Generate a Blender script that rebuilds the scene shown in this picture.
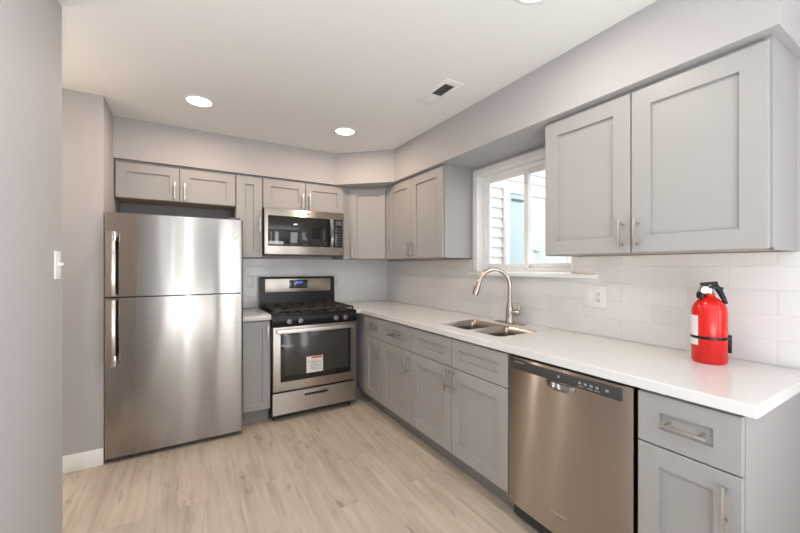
import bpy, bmesh, math, random
from mathutils import Vector, Matrix
random.seed(7)
PI = math.pi
S = bpy.context.scene
C = S.collection
for o in list(bpy.data.objects):
    bpy.data.objects.remove(o)

# ------------------------------------------------------------------ camera
cd = bpy.data.cameras.new('camera'); cam = bpy.data.objects.new('camera', cd); C.objects.link(cam)
cam.location = (-2.0816, -3.5074, 1.3214)
cam.rotation_euler = (PI / 2 - 0.0014, 0, -0.539)
cd.sensor_width = 36; cd.lens = 355.735 / 800 * 36; cd.shift_y = 0.00064
cd.clip_start = 0.02
S.camera = cam
# ------------------------------------------------------------------ world, exposure
w = bpy.data.worlds.new('overcast_sky'); S.world = w; w.use_nodes = True
bg = w.node_tree.nodes['Background']
bg.inputs['Color'].default_value = (0.98, 0.985, 1.0, 1); bg.inputs['Strength'].default_value = 2.5
S.view_settings.view_transform = 'Standard'; S.view_settings.look = 'None'
S.view_settings.gamma = 1; S.view_settings.use_curve_mapping = False
S.view_settings.exposure = 0.05
S.cycles.use_denoising = True
S.cycles.max_bounces = 10; S.cycles.diffuse_bounces = 6; S.cycles.glossy_bounces = 5
S.cycles.transmission_bounces = 8; S.cycles.caustics_reflective = False; S.cycles.caustics_refractive = False
S.cycles.sample_clamp_indirect = 6.0

def area(name, loc, rot, sx, sy, power, col, spread=PI):
    l = bpy.data.lights.new(name, 'AREA'); l.shape = 'RECTANGLE'; l.size = sx; l.size_y = sy
    l.energy = power; l.color = col; l.spread = spread
    o = bpy.data.objects.new(name, l); C.objects.link(o); o.location = loc; o.rotation_euler = rot
    return o
# added, unseen daylight panels outside made-up openings behind the camera
area('added_patio_light', (-0.455, -6.62, 1.10), (PI / 2, 0, 0), 0.62, 2.0, 13, (0.95, 0.97, 1.0))
area('added_rear_light', (-1.94, -6.62, 1.10), (PI / 2, 0, 0), 0.30, 2.0, 10, (0.88, 0.94, 1.0))
area('added_rear_light', (-2.41, -6.62, 1.10), (PI / 2, 0, 0), 0.12, 2.0, 2, (0.88, 0.94, 1.0))
area('added_side_light', (0.12, -4.55, 1.50), (0, PI / 2, 0), 1.1, 1.5, 88, (0.86, 0.93, 1.0), 2.1)  # unseen light added to brighten the near left wall
# added, unseen upward fill panel, standing for a flash bounced off the ceiling
area('bounce_fill', (-2.0, -4.9, 0.45), (PI, 0, 0), 1.3, 1.9, 74, (0.97, 0.98, 1.0))
# added, unseen strip lights in the hall, placed for the dishwasher's streaks
area('added_hall_strip_light', (-2.97, -.470, 1.10), (-PI / 2, 0, 0), 0.045, 1.9, 6.5, (1.0, 0.90, 0.80))
area('added_hall_strip_light', (-3.84, -.470, 1.10), (-PI / 2, 0, 0), 0.045, 1.9, 6.5, (1.0, 0.92, 0.84))
DOWN_W = 8.5
DOWN_COL = (1.0, 0.77, 0.58)

# ------------------------------------------------------------------ materials
def lin(r, g, b):
    f = lambda c: (c / 255 / 12.92) if c / 255 <= .04045 else ((c / 255 + .055) / 1.055) ** 2.4
    return (f(r), f(g), f(b), 1)
def mat(name, col, rough=0.5, metal=0.0, spec=0.5, **kw):
    m = bpy.data.materials.new(name); m.use_nodes = True
    b = m.node_tree.nodes['Principled BSDF']
    b.inputs['Base Color'].default_value = col
    b.inputs['Roughness'].default_value = rough; b.inputs['Metallic'].default_value = metal
    b.inputs['Specular IOR Level'].default_value = spec
    for k, v in kw.items():
        b.inputs[k.replace('_', ' ')].default_value = v
    return m
def nodes(m):
    return m.node_tree.nodes, m.node_tree.links, m.node_tree.nodes['Principled BSDF']
def N(m, t, **kw):
    n = m.node_tree.nodes.new(t)
    for k, v in kw.items():
        if hasattr(n, k): setattr(n, k, v)
        else: n.inputs[k].default_value = v
    return n
def mottled(m, scale, amt, bump=0.0, detail=3):
    """small natural unevenness in colour and surface"""
    ns, L, b = nodes(m)
    tc = N(m, 'ShaderNodeTexCoord'); nz = N(m, 'ShaderNodeTexNoise', Scale=scale, Detail=detail)
    L.new(tc.outputs['Object'], nz.inputs['Vector'])
    base = b.inputs['Base Color'].default_value[:]
    mx = N(m, 'ShaderNodeMix', data_type='RGBA')
    mx.inputs[6].default_value = tuple(c * (1 - amt) for c in base[:3]) + (1,)
    mx.inputs[7].default_value = tuple(min(1, c * (1 + amt)) for c in base[:3]) + (1,)
    L.new(nz.outputs['Fac'], mx.inputs[0]); L.new(mx.outputs[2], b.inputs['Base Color'])
    if bump:
        bp = N(m, 'ShaderNodeBump', Strength=bump, Distance=0.002)
        L.new(nz.outputs['Fac'], bp.inputs['Height']); L.new(bp.outputs['Normal'], b.inputs['Normal'])
    return m
M = {}
M['wall'] = mottled(mat('wall_paint_grey', (0.44, 0.43, 0.435, 1), 0.7, spec=0.3), 60, 0.015, 0.05)
M['ceil'] = mottled(mat('ceiling_paint_white', (0.82, 0.82, 0.81, 1), 0.8, spec=0.2), 80, 0.01, 0.05)
M['trim'] = mat('white_trim_paint', (0.85, 0.85, 0.84, 1), 0.35)
M['cab'] = mottled(mat('cabinet_paint_grey', (0.360, 0.354, 0.352, 1), 0.38, spec=0.4), 25, 0.012)
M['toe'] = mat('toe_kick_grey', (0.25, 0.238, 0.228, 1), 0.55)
M['birch'] = mottled(mat('birch_underside', (0.55, 0.40, 0.25, 1), 0.5), 30, 0.1)
M['quartz'] = mottled(mat('white_quartz', (0.67, 0.67, 0.667, 1), 0.16), 140, 0.02)
M['nickel'] = mat('brushed_nickel', (0.56, 0.54, 0.51, 1), 0.34, 1.0)
M['faucet'] = mat('warm_brushed_nickel', (0.50, 0.445, 0.39, 1), 0.24, 1.0)
M['chrome'] = mat('chrome', (0.75, 0.75, 0.74, 1), 0.12, 1.0)
M['black'] = mat('black_enamel', (0.010, 0.010, 0.011, 1), 0.25, spec=0.3)
M['iron'] = mat('cast_iron', (0.018, 0.018, 0.018, 1), 0.55)
M['blackglass'] = mat('black_glass', (0.012, 0.012, 0.013, 1), 0.05, spec=0.6)
M['dark'] = mat('dark_plastic', (0.03, 0.03, 0.032, 1), 0.45)
M['greyplastic'] = mat('grey_plastic', (0.10, 0.10, 0.105, 1), 0.4)
M['darkgrey'] = mat('appliance_side_grey', (0.12, 0.12, 0.12, 1), 0.5)
M['white'] = mat('white_plastic', (0.80, 0.80, 0.79, 1), 0.3)
M['paper'] = mat('white_paper', (0.78, 0.78, 0.78, 1), 0.7)
M['ink'] = mat('grey_print', (0.30, 0.30, 0.31, 1), 0.7)
M['orange'] = mat('orange_print', (0.55, 0.12, 0.03, 1), 0.6)
M['red'] = mat('extinguisher_red', (0.62, 0.010, 0.008, 1), 0.22, spec=0.5)
M['louver'] = mat('louver_grey', (0.33, 0.32, 0.31, 1), 0.5)
M['knob'] = mat('dull_silver', (0.20, 0.20, 0.20, 1), 0.35, 0.8)
M['fhandle'] = mat('satin_handle_metal', (0.46, 0.42, 0.38, 1), 0.18, 1.0)
M['inner'] = mat('oven_inner_glass', (0.050, 0.046, 0.041, 1), 0.12)
M['strip'] = mat('charcoal_strip', (0.045, 0.044, 0.044, 1), 0.4)
M['slot'] = mat('slot_dark', (0.02, 0.02, 0.02, 1), 0.6)
M['ext_blue'] = mat('pale_blue_door_paint', (0.46, 0.57, 0.61, 1), 0.5)
M['ext_blue_hazed'] = mat('hazed_blue_door_paint', (0.58, 0.63, 0.60, 1), 0.5)  # paler copy of the blue door, pane haze put into the colour
M['siding'] = mat('white_vinyl_siding', (0.72, 0.71, 0.69, 1), 0.5)
M['ground'] = mottled(mat('concrete_ground', (0.35, 0.34, 0.32, 1), 0.9), 8, 0.1)
M['lens'] = mat('lamp_lens', (0.9, 0.9, 0.88, 1), 0.4, Emission_Color=(1.0, 0.90, 0.78, 1), Emission_Strength=9.0)
M['display'] = mat('blue_digits', (0.02, 0.03, 0.2, 1), 0.3, Emission_Color=(0.12, 0.20, 1.0, 1), Emission_Strength=2.5)
M['glass'] = mat('window_glass', (1, 1, 1, 1), 0.0, Transmission_Weight=1.0, IOR=1.45)
def thin_glass(m):
    ns, L, b = nodes(m)
    out = ns['Material Output']
    tr = N(m, 'ShaderNodeBsdfTransparent'); gl = N(m, 'ShaderNodeBsdfGlossy', Roughness=0.0)
    fr = N(m, 'ShaderNodeFresnel', IOR=1.45); mx = N(m, 'ShaderNodeMixShader')
    tr.inputs['Color'].default_value = (0.96, 0.975, 0.97, 1)
    ge = N(m, 'ShaderNodeNewGeometry'); ir = N(m, 'ShaderNodeMapRange')
    ir.inputs['To Min'].default_value = 1.45; ir.inputs['To Max'].default_value = 1 / 1.45
    L.new(ge.outputs['Backfacing'], ir.inputs['Value']); L.new(ir.outputs[0], fr.inputs['IOR'])
    L.new(fr.outputs[0], mx.inputs[0]); L.new(tr.outputs[0], mx.inputs[1]); L.new(gl.outputs[0], mx.inputs[2])
    L.new(mx.outputs[0], out.inputs['Surface'])
thin_glass(M['glass'])

def steel(name, col, rough, aniso, wav, wscale):
    m = mat(name, col, rough, 1.0)
    ns, L, b = nodes(m)
    b.inputs['Anisotropic'].default_value = aniso
    b.inputs['Anisotropic Rotation'].default_value = 0.25
    tg = N(m, 'ShaderNodeTangent', direction_type='RADIAL', axis='Z'); L.new(tg.outputs[0], b.inputs['Tangent'])
    tc = N(m, 'ShaderNodeTexCoord'); mp = N(m, 'ShaderNodeMapping'); mp.inputs['Scale'].default_value = wscale
    nz = N(m, 'ShaderNodeTexNoise', Scale=1.0, Detail=1.0)
    L.new(tc.outputs['Object'], mp.inputs['Vector']); L.new(mp.outputs[0], nz.inputs['Vector'])
    bp = N(m, 'ShaderNodeBump', Strength=wav, Distance=0.02); L.new(nz.outputs['Fac'], bp.inputs['Height'])
    L.new(bp.outputs[0], b.inputs['Normal'])
    return m
M['steel'] = steel('brushed_stainless', (0.37, 0.352, 0.332, 1), 0.17, 0.9, 0.10, (7, 7, 0.6))
M['steel_dw'] = steel('brushed_stainless_warm', (0.42, 0.37, 0.325, 1), 0.23, 1.0, 0.15, (3.5, 3.5, 2.8))
M['steel_range'] = steel('brushed_stainless_range', (0.47, 0.43, 0.39, 1), 0.34, 0.8, 0.0, (4, 4, 4))
M['sink'] = steel('sink_stainless', (0.42, 0.365, 0.32, 1), 0.28, 0.4, 0.02, (6, 6, 6))

def tile_mat(name, axis):
    m = mat(name, (0.70, 0.71, 0.71, 1), 0.12)
    ns, L, b = nodes(m)
    tc = N(m, 'ShaderNodeTexCoord'); sp = N(m, 'ShaderNodeSeparateXYZ'); cb = N(m, 'ShaderNodeCombineXYZ')
    L.new(tc.outputs['Object'], sp.inputs[0])
    L.new(sp.outputs['Y' if axis == 'y' else 'X'], cb.inputs[0]); L.new(sp.outputs['Z'], cb.inputs[1])
    mp = N(m, 'ShaderNodeMapping'); mp.inputs['Location'].default_value = (0.0, 0.0, 0)
    L.new(cb.outputs[0], mp.inputs['Vector'])
    def brick(ms, sm):
        br = N(m, 'ShaderNodeTexBrick', offset=0.5, Scale=1.0)
        br.inputs['Mortar Size'].default_value = ms; br.inputs['Mortar Smooth'].default_value = sm
        br.inputs['Brick Width'].default_value = 0.305; br.inputs['Row Height'].default_value = 0.102
        L.new(mp.outputs[0], br.inputs['Vector']); return br
    b1 = brick(0.0015, 0.2)
    b1.inputs['Color1'].default_value = (0.70, 0.71, 0.71, 1); b1.inputs['Color2'].default_value = (0.74, 0.745, 0.745, 1)
    b1.inputs['Mortar'].default_value = (0.66, 0.66, 0.655, 1)
    L.new(b1.outputs['Color'], b.inputs['Base Color'])
    b2 = brick(0.008, 1.0)
    bp = N(m, 'ShaderNodeBump', Strength=0.22, Distance=0.003, invert=True)
    L.new(b2.outputs['Fac'], bp.inputs['Height']); L.new(bp.outputs[0], b.inputs['Normal'])
    return m
M['tile_y'] = tile_mat('white_subway_tile', 'y')
M['tile_x'] = tile_mat('white_subway_tile_back', 'x')

def floor_mat():
    m = mat('light_oak_plank', (0.5, 0.4, 0.3, 1), 0.36, spec=0.35)
    ns, L, b = nodes(m)
    tc = N(m, 'ShaderNodeTexCoord'); sp = N(m, 'ShaderNodeSeparateXYZ'); cb = N(m, 'ShaderNodeCombineXYZ')
    L.new(tc.outputs['Object'], sp.inputs[0]); L.new(sp.outputs['Y'], cb.inputs[0]); L.new(sp.outputs['X'], cb.inputs[1])
    br = N(m, 'ShaderNodeTexBrick', offset=0.37, offset_frequency=3, Scale=1.0)
    br.inputs['Mortar Size'].default_value = 0.0012; br.inputs['Mortar Smooth'].default_value = 0.1
    br.inputs['Brick Width'].default_value = 1.22; br.inputs['Row Height'].default_value = 0.152
    br.inputs['Color1'].default_value = (0, 0, 0, 1); br.inputs['Color2'].default_value = (1, 1, 1, 1)
    br.inputs['Mortar'].default_value = (0.5, 0.5, 0.5, 1)
    L.new(cb.outputs[0], br.inputs['Vector'])
    # per-plank shift of the grain
    va = N(m, 'ShaderNodeVectorMath', operation='MULTIPLY_ADD')
    va.inputs[1].default_value = (9.0, 5.0, 3.0)
    L.new(br.outputs['Color'], va.inputs[0]); L.new(cb.outputs[0], va.inputs[2])
    def noise(sx, sy, det, dist=0.0):
        mp = N(m, 'ShaderNodeMapping'); mp.inputs['Scale'].default_value = (sx, sy, 1)
        nz = N(m, 'ShaderNodeTexNoise', Scale=1.0, Detail=det, Distortion=dist, Roughness=0.6)
        L.new(va.outputs[0], mp.inputs['Vector']); L.new(mp.outputs[0], nz.inputs['Vector']); return nz
    g1 = noise(1.6, 22, 6, 0.6); g2 = noise(2.2, 7, 4, 0.3); g3 = noise(6, 90, 3)
    r1 = N(m, 'ShaderNodeValToRGB'); e = r1.color_ramp.elements
    e[0].position = 0.30; e[0].color = lin(174, 162, 148); e[1].position = 0.62; e[1].color = lin(199, 189, 176)
    x = e.new(0.46); x.color = lin(189, 178, 164)
    L.new(g1.outputs['Fac'], r1.inputs[0])
    r2 = N(m, 'ShaderNodeValToRGB'); e = r2.color_ramp.elements
    e[0].position = 0.28; e[0].color = (0.66, 0.63, 0.62, 1); e[1].position = 0.56; e[1].color = (1.0, 1.0, 1.0, 1)
    L.new(g2.outputs['Fac'], r2.inputs[0])
    mu = N(m, 'ShaderNodeMix', data_type='RGBA', blend_type='MULTIPLY'); mu.inputs[0].default_value = 0.5
    L.new(r1.outputs[0], mu.inputs[6]); L.new(r2.outputs[0], mu.inputs[7])
    g4 = noise(7, 34, 3, 0.4); g5 = noise(3, 4, 2)
    fl = N(m, 'ShaderNodeMath', operation='MULTIPLY'); L.new(g4.outputs['Fac'], fl.inputs[0]); L.new(g5.outputs['Fac'], fl.inputs[1])
    r4 = N(m, 'ShaderNodeValToRGB'); e = r4.color_ramp.elements
    e[0].position = 0.33; e[0].color = (1, 1, 1, 1); e[1].position = 0.46; e[1].color = (0.62, 0.60, 0.60, 1)
    L.new(fl.outputs[0], r4.inputs[0])
    m4 = N(m, 'ShaderNodeMix', data_type='RGBA', blend_type='MULTIPLY'); m4.inputs[0].default_value = 1.0
    L.new(mu.outputs[2], m4.inputs[6]); L.new(r4.outputs[0], m4.inputs[7]); mu = m4
    tone = N(m, 'ShaderNodeMapRange'); tone.inputs['To Min'].default_value = 0.94; tone.inputs['To Max'].default_value = 1.05
    L.new(br.outputs['Color'], tone.inputs['Value'])
    mt = N(m, 'ShaderNodeMix', data_type='RGBA', blend_type='MULTIPLY'); mt.inputs[0].default_value = 1
    L.new(mu.outputs[2], mt.inputs[6]); L.new(tone.outputs[0], mt.inputs[7])
    seam = N(m, 'ShaderNodeMix', data_type='RGBA'); seam.inputs[7].default_value = lin(172, 160, 145)
    sf = N(m, 'ShaderNodeMath', operation='MULTIPLY'); sf.inputs[1].default_value = 0.75
    L.new(br.outputs['Fac'], sf.inputs[0]); L.new(sf.outputs[0], seam.inputs[0]); L.new(mt.outputs[2], seam.inputs[6])
    L.new(seam.outputs[2], b.inputs['Base Color'])
    bp = N(m, 'ShaderNodeBump', Strength=0.12, Distance=0.001); L.new(g3.outputs['Fac'], bp.inputs['Height'])
    L.new(bp.outputs[0], b.inputs['Normal'])
    return m
M['floor'] = floor_mat()

# ------------------------------------------------------------------ mesh helpers
class MB:
    """collects shapes into ONE mesh"""
    def __init__(s): s.bm = bmesh.new(); s.mi = 0
    def _tag(s, faces, smooth=False):
        for f in faces: f.material_index = s.mi; f.smooth = smooth
    def box(s, x0, x1, y0, y1, z0, z1, bev=0.0, seg=2):
        bm = bmesh.new()
        vs = [bm.verts.new((x, y, z)) for z in (z0, z1) for y in (y0, y1) for x in (x0, x1)]
        for q in ((0, 2, 3, 1), (4, 5, 7, 6), (0, 1, 5, 4), (2, 6, 7, 3), (0, 4, 6, 2), (1, 3, 7, 5)):
            bm.faces.new([vs[i] for i in q])
        if bev:
            bmesh.ops.bevel(bm, geom=bm.edges[:], offset=min(bev, .45 * min(x1 - x0, y1 - y0, z1 - z0)), segments=seg, profile=0.5, affect='EDGES')
        s.merge(bm, smooth=bool(bev)); return s
    def merge(s, bm, smooth=False, mx=None):
        if mx: bmesh.ops.transform(bm, matrix=mx, verts=bm.verts[:])
        bmesh.ops.recalc_face_normals(bm, faces=bm.faces[:])
        vm = {v: s.bm.verts.new(v.co) for v in bm.verts}
        for f in bm.faces:
            nf = s.bm.faces.new([vm[v] for v in f.verts]); nf.material_index = s.mi; nf.smooth = smooth
        bm.free()
    def lathe(s, prof, n=32, mx=None):
        """profile [(r,z)] turned about z; closed with caps where r>0 at ends"""
        bm = bmesh.new(); rings = []
        for r, z in prof:
            if r < 1e-6: rings.append([bm.verts.new((0, 0, z))])
            else: rings.append([bm.verts.new((r * math.cos(2 * PI * k / n), r * math.sin(2 * PI * k / n), z)) for k in range(n)])
        for a, b in zip(rings, rings[1:]):
            for k in range(n):
                k2 = (k + 1) % n
                if len(a) == 1 and len(b) == 1: continue
                if len(a) == 1: bm.faces.new((a[0], b[k2], b[k]))
                elif len(b) == 1: bm.faces.new((a[k], a[k2], b[0]))
                else: bm.faces.new((a[k], a[k2], b[k2], b[k]))
        for r in (rings[0], rings[-1]):
            if len(r) > 1: bm.faces.new(r)
        s.merge(bm, True, mx); return s
    def cyl(s, p, q, r, n=20, bev=0.0):
        p, q = Vector(p), Vector(q); d = q - p; h = d.length
        mx = Matrix.Translation(p) @ d.to_track_quat('Z', 'Y').to_matrix().to_4x4()
        b = min(bev, r * .8, h * .4)
        s.lathe([(r, 0), (r, h)] if not b else [(r - b, 0), (r - b * .3, b * .3), (r, b), (r, h - b), (r - b * .3, h - b * .3), (r - b, h)], n, mx); return s
    def tube(s, pts, r, n=14):
        pts = [Vector(p) for p in pts]; rs = r if isinstance(r, (list, tuple)) else [r] * len(pts)
        bm = bmesh.new(); rings = []; up = None
        for i, p in enumerate(pts):
            t = (pts[min(i + 1, len(pts) - 1)] - pts[max(i - 1, 0)]).normalized()
            if up is None: up = t.orthogonal().normalized()
            up = (up - t * up.dot(t)).normalized(); sd = t.cross(up)
            rings.append([bm.verts.new(p + rs[i] * (math.cos(2 * PI * k / n) * up + math.sin(2 * PI * k / n) * sd)) for k in range(n)])
        for a, b in zip(rings, rings[1:]):
            for k in range(n): bm.faces.new((a[k], a[(k + 1) % n], b[(k + 1) % n], b[k]))
        bm.faces.new(rings[0]); bm.faces.new(rings[-1])
        s.merge(bm, True); return s
    def prism(s, poly, z0, z1, bev=0.0, mx=None):
        bm = bmesh.new()
        a = [bm.verts.new((x, y, z0)) for x, y in poly]; b = [bm.verts.new((x, y, z1)) for x, y in poly]
        n = len(poly); bm.faces.new(a[::-1]); bm.faces.new(b)
        for k in range(n): bm.faces.new((a[k], a[(k + 1) % n], b[(k + 1) % n], b[k]))
        if bev: bmesh.ops.bevel(bm, geom=bm.edges[:], offset=bev, segments=2, profile=0.5, affect='EDGES')
        s.merge(bm, bool(bev), mx); return s
    def quad(s, *vs):
        f = s.bm.faces.new([s.bm.verts.new(v) for v in vs]); f.material_index = s.mi; return s
    def shaker(s, x0, x1, z0, z1, rail, t=0.02, rec=0.0135, railz=None):
        """five-piece door, front at y=0 facing -y"""
        rz = railz or rail; bm = bmesh.new(); e = 0.0018
        def ring(ax, bx, az, bz, y): return [bm.verts.new(v) for v in ((ax, y, az), (bx, y, az), (bx, y, bz), (ax, y, bz))]
        R = [ring(x0, x1, z0, z1, t), ring(x0, x1, z0, z1, e), ring(x0 + e, x1 - e, z0 + e, z1 - e, 0),
             ring(x0 + rail, x1 - rail, z0 + rz, z1 - rz, 0), ring(x0 + rail + .001, x1 - rail - .001, z0 + rz + .001, z1 - rz - .001, rec)]
        bm.faces.new(R[0]); bm.faces.new(R[-1])
        for a, b in zip(R, R[1:]):
            for k in range(4): bm.faces.new((a[k], a[(k + 1) % 4], b[(k + 1) % 4], b[k]))
        s.merge(bm); return s
    def build(s, name, m, parent=None, label=None):
        me = bpy.data.meshes.new(name); s.bm.normal_update(); s.bm.to_mesh(me); s.bm.free()
        for mm in (m if isinstance(m, (list, tuple)) else [m]): me.materials.append(M[mm])
        me.set_sharp_from_angle(angle=math.radians(38))
        o = bpy.data.objects.new(name, me); C.objects.link(o)
        if parent: o.parent = parent
        if label: o['label'] = label
        return o
def thing(name, label, cat, loc=(0, 0, 0), rotz=0.0, group=None):
    o = bpy.data.objects.new(name, None); C.objects.link(o); o.location = loc; o.rotation_euler = (0, 0, rotz)
    o.empty_display_size = 0.1
    o['label'] = label; o['category'] = cat
    if group: o['group'] = group
    return o
def tag(o, label, cat, group=None):
    o['label'] = label; o['category'] = cat
    if group: o['group'] = group
    return o
def struct(o, label=None, cat=None):
    o['kind'] = 'structure'
    if label: o['label'] = label
    if cat: o['category'] = cat
    return o
def dup(root, loc, rotz, label, group=None):
    r = root.copy(); C.objects.link(r); r.location = loc; r.rotation_euler = (0, 0, rotz); r['label'] = label
    if group: r['group'] = group
    for ch in list(root.children):
        c = ch.copy(); C.objects.link(c); c.parent = r
        for g in list(ch.children):
            d = g.copy(); C.objects.link(d); d.parent = c
    return r

# ------------------------------------------------------------------ the room
BY = 0.27      # back wall face
CZ = 2.46      # ceiling
LX = -2.555    # left wall face
AX = -2.5605    # refrigerator alcove side
RY = -6.5      # rear wall face
SZ = 2.147     # soffit underside
WY0, WY1, WZ0, WZ1 = -2.15, -1.285, 1.272, 2.085    # sink window opening
b = MB().box(-4.1, 0.18, RY - .15, BY + .15, -.12, 0)
struct(b.build('floor', 'floor'), 'light oak plank floor of the kitchen', 'floor')
struct(MB().box(-4.1, 0.18, RY - .15, BY + .15, CZ, CZ + .12).build('ceiling', 'ceil'), 'smooth white ceiling over the kitchen', 'ceiling')
struct(MB().box(-4.1, 0.18, BY, BY + .15, 0, CZ).build('wall_back', 'wall'), 'grey back wall behind refrigerator and range', 'wall')
b = MB()
for y0, y1, z0, z1 in ((RY, -5.3, 0, CZ), (-5.3, -3.8, 0, .95), (-5.3, -3.8, 2.05, CZ), (-3.8, WY0, 0, CZ), (WY1, BY, 0, CZ), (WY0, WY1, 0, WZ0), (WY0, WY1, WZ1, CZ)):
    b.box(0, 0.15, y0, y1, z0, z1)
struct(b.build('wall_right', 'wall'), 'grey right wall with the window over the sink', 'wall')
struct(MB().box(LX - .13, LX, RY, -1.397, 0, CZ).build('wall_left', 'wall'), 'near grey wall at the left edge with the light switch', 'wall')
struct(MB().box(-4.1, AX, -.452, BY, 0, CZ).build('wall_alcove', 'wall'), 'grey wall stub left of the refrigerator', 'wall')
struct(MB().box(-4.1, -3.95, -1.53, -.452, 0, CZ).build('wall_hall', 'wall'), 'grey end wall of the side hall', 'wall')
struct(MB().box(-4.1, LX - .13, -1.53, -1.397, 0, CZ).build('wall_hall_side', 'wall'), 'grey side wall of the hall', 'wall')
b = MB()
PZ = 2.15
OPEN = ((-2.48, -2.34), (-2.10, -1.78), (-.78, -.13))
for x0, x1, z0, z1 in ((LX - .13, -2.48, 0, CZ), (-2.34, -2.10, 0, CZ), (-1.78, -.78, 0, CZ), (-.13, 0.15, 0, CZ), (-2.48, -2.34, PZ, CZ), (-2.10, -1.78, PZ, CZ), (-.78, -.13, PZ, CZ)):
    b.box(x0, x1, RY - .15, RY, z0, z1)
struct(b.build('wall_rear', 'wall'), 'grey rear wall behind the camera with added light openings', 'wall')
# frames of the added, unseen openings behind the camera
def opening(name, label, cat, x0, x1):
    d = thing(name, label, cat, (0, RY - .05, 0)); d['kind'] = 'structure'
    MB().box(x0, x0 + .02, -.04, .04, 0, PZ).box(x1 - .02, x1, -.04, .04, 0, PZ).box(x0 + .02, x1 - .02, -.04, .04, PZ - .03, PZ).box(x0 + .02, x1 - .02, -.04, .04, 0, .04).build('frame', 'trim', d)
opening('added_patio_opening', 'added white frame of an unseen patio opening behind the camera', 'door', *OPEN[2])
opening('added_tall_opening', 'added unseen tall narrow opening behind the camera', 'window', *OPEN[1])
opening('added_slim_opening', 'added unseen slim opening in the rear corner behind the camera', 'window', *OPEN[0])
for nm, lab, xs_ in (('added_strip_frame_near', 'added frame around the unseen strip light nearest the kitchen', -2.97), ('added_strip_frame_far', 'added frame around the unseen strip light at the far hall end', -3.84)):  # added frames on the solid wall around the unseen strip lights
    d = thing(nm, lab, 'window', (xs_, -.4525, 0)); d['kind'] = 'structure'
    MB().box(-.05, -.028, -.03, 0, .1, 2.1).box(.028, .05, -.03, 0, .1, 2.1).box(-.028, .028, -.03, 0, .1, .13).box(-.028, .028, -.03, 0, 2.07, 2.1).build('frame', 'trim', d)
d = thing('added_side_opening', 'added unseen wide side opening behind the camera', 'window', (0, 0, 0)); d['kind'] = 'structure'  # unseen opening, added for light on the left wall
b = MB()
for a in ((-5.3, -5.24, .95, 2.05), (-3.86, -3.8, .95, 2.05), (-5.24, -3.86, .95, 1.01), (-5.24, -3.86, 1.99, 2.05), (-4.58, -4.52, 1.01, 1.99)): b.box(-.01, .07, *a)
b.build('frame', 'trim', d)

# baseboards
b = MB().box(-3.9, AX, -.466, -.4525, 0, .112, .003)
struct(b.build('baseboard_alcove', 'trim'), 'white baseboard left of the refrigerator', 'baseboard')
b = MB().box(LX, LX + .013, RY, -1.397, 0, .112, .003).box(LX - .13, LX + .013, -1.3965, -1.383, 0, .112, .003)
struct(b.build('baseboard_left', 'trim'), 'white baseboard along the near left wall', 'baseboard')
struct(MB().box(-.013, 0, RY, -3.14, 0, .112, .003).build('baseboard_right', 'trim'), 'white baseboard on the right wall past the cabinets', 'baseboard')

# soffit: boxed bulkhead above all the upper cabinets, with the diagonal across the corner
SXf, SYf, SEND = -.355, -.088, -3.13
poly = [(AX, BY), (AX, SYf), (-.80, SYf), (SXf, -.50), (SXf, SEND), (0, SEND), (0, BY)]
struct(MB().prism(poly, SZ, CZ).build('trim_1', 'wall'), 'grey boxed soffit above the upper cabinets', 'soffit')

# ------------------------------------------------------------------ sink window
w1 = thing('window_1', 'white sliding window over the sink', 'window', (0, 0, 0)); w1['kind'] = 'structure'
b = MB()
y0, y1, z0, z1 = WY0, WY1, WZ0, WZ1
b.box(-.012, .149, y1 - .012, y1 + .045, z0 + .005, z1 - .012, .002)
b.box(-.012, .149, y0, y0 + .012, z0 + .005, z1 - .012, .002)
b.box(-.012, .149, y0, y1 + .045, z1 - .0118, z1 + .040, .002)
b.build('window_casing', 'trim', w1)
b = MB()
f = .03
for a in ((.055, .12, y1 - .0125 - f, y1 - .0125, z0 + .010 + f, z1 - .0125 - f), (.055, .12, y0 + .0125, y0 + .0125 + f, z0 + .010 + f, z1 - .0125 - f),
          (.055, .12, y0 + .0125, y1 - .0125, z0 + .0098, z0 + .0098 + f), (.055, .12, y0 + .0125, y1 - .0125, z1 - .0123 - f, z1 - .0123)):
    b.box(*a, .002)
b.build('window_frame', 'trim', w1)
YM = -1.735
def sash(name, ya, yb, x, st=.032):
    b = MB(); za, zb = z0 + .04, z1 - .042
    for a in ((x, x + .025, ya, ya + st, za, zb), (x, x + .025, yb - st, yb, za, zb), (x, x + .025, ya + st, yb - st, za, za + st), (x, x + .025, ya + st, yb - st, zb - st, zb)):
        b.box(*a, .002)
    o = b.build(name, 'trim', w1)
    MB().box(x + .010, x + .014, ya + st - .004, yb - st + .004, za + st - .004, zb - st + .004).build('pane', 'glass', o, 'clear window glass')
    return o
sash('sash', YM - .012, y1 - .042, .062)
sash('sash', y0 + .042, YM + .028, .089)
MB().box(.052, .062, YM + .0, YM + .012, 1.30, 1.325, .002).box(.046, .056, YM + .002, YM + .010, 1.305, 1.32, .002).build('latch', 'white', w1, 'small sash latch')
b = MB().box(-.045, .056, y0 - .16, y1 + .075, z0 - .022, z0 + .004, .004)
b.build('window_sill', 'trim', w1)

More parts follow.
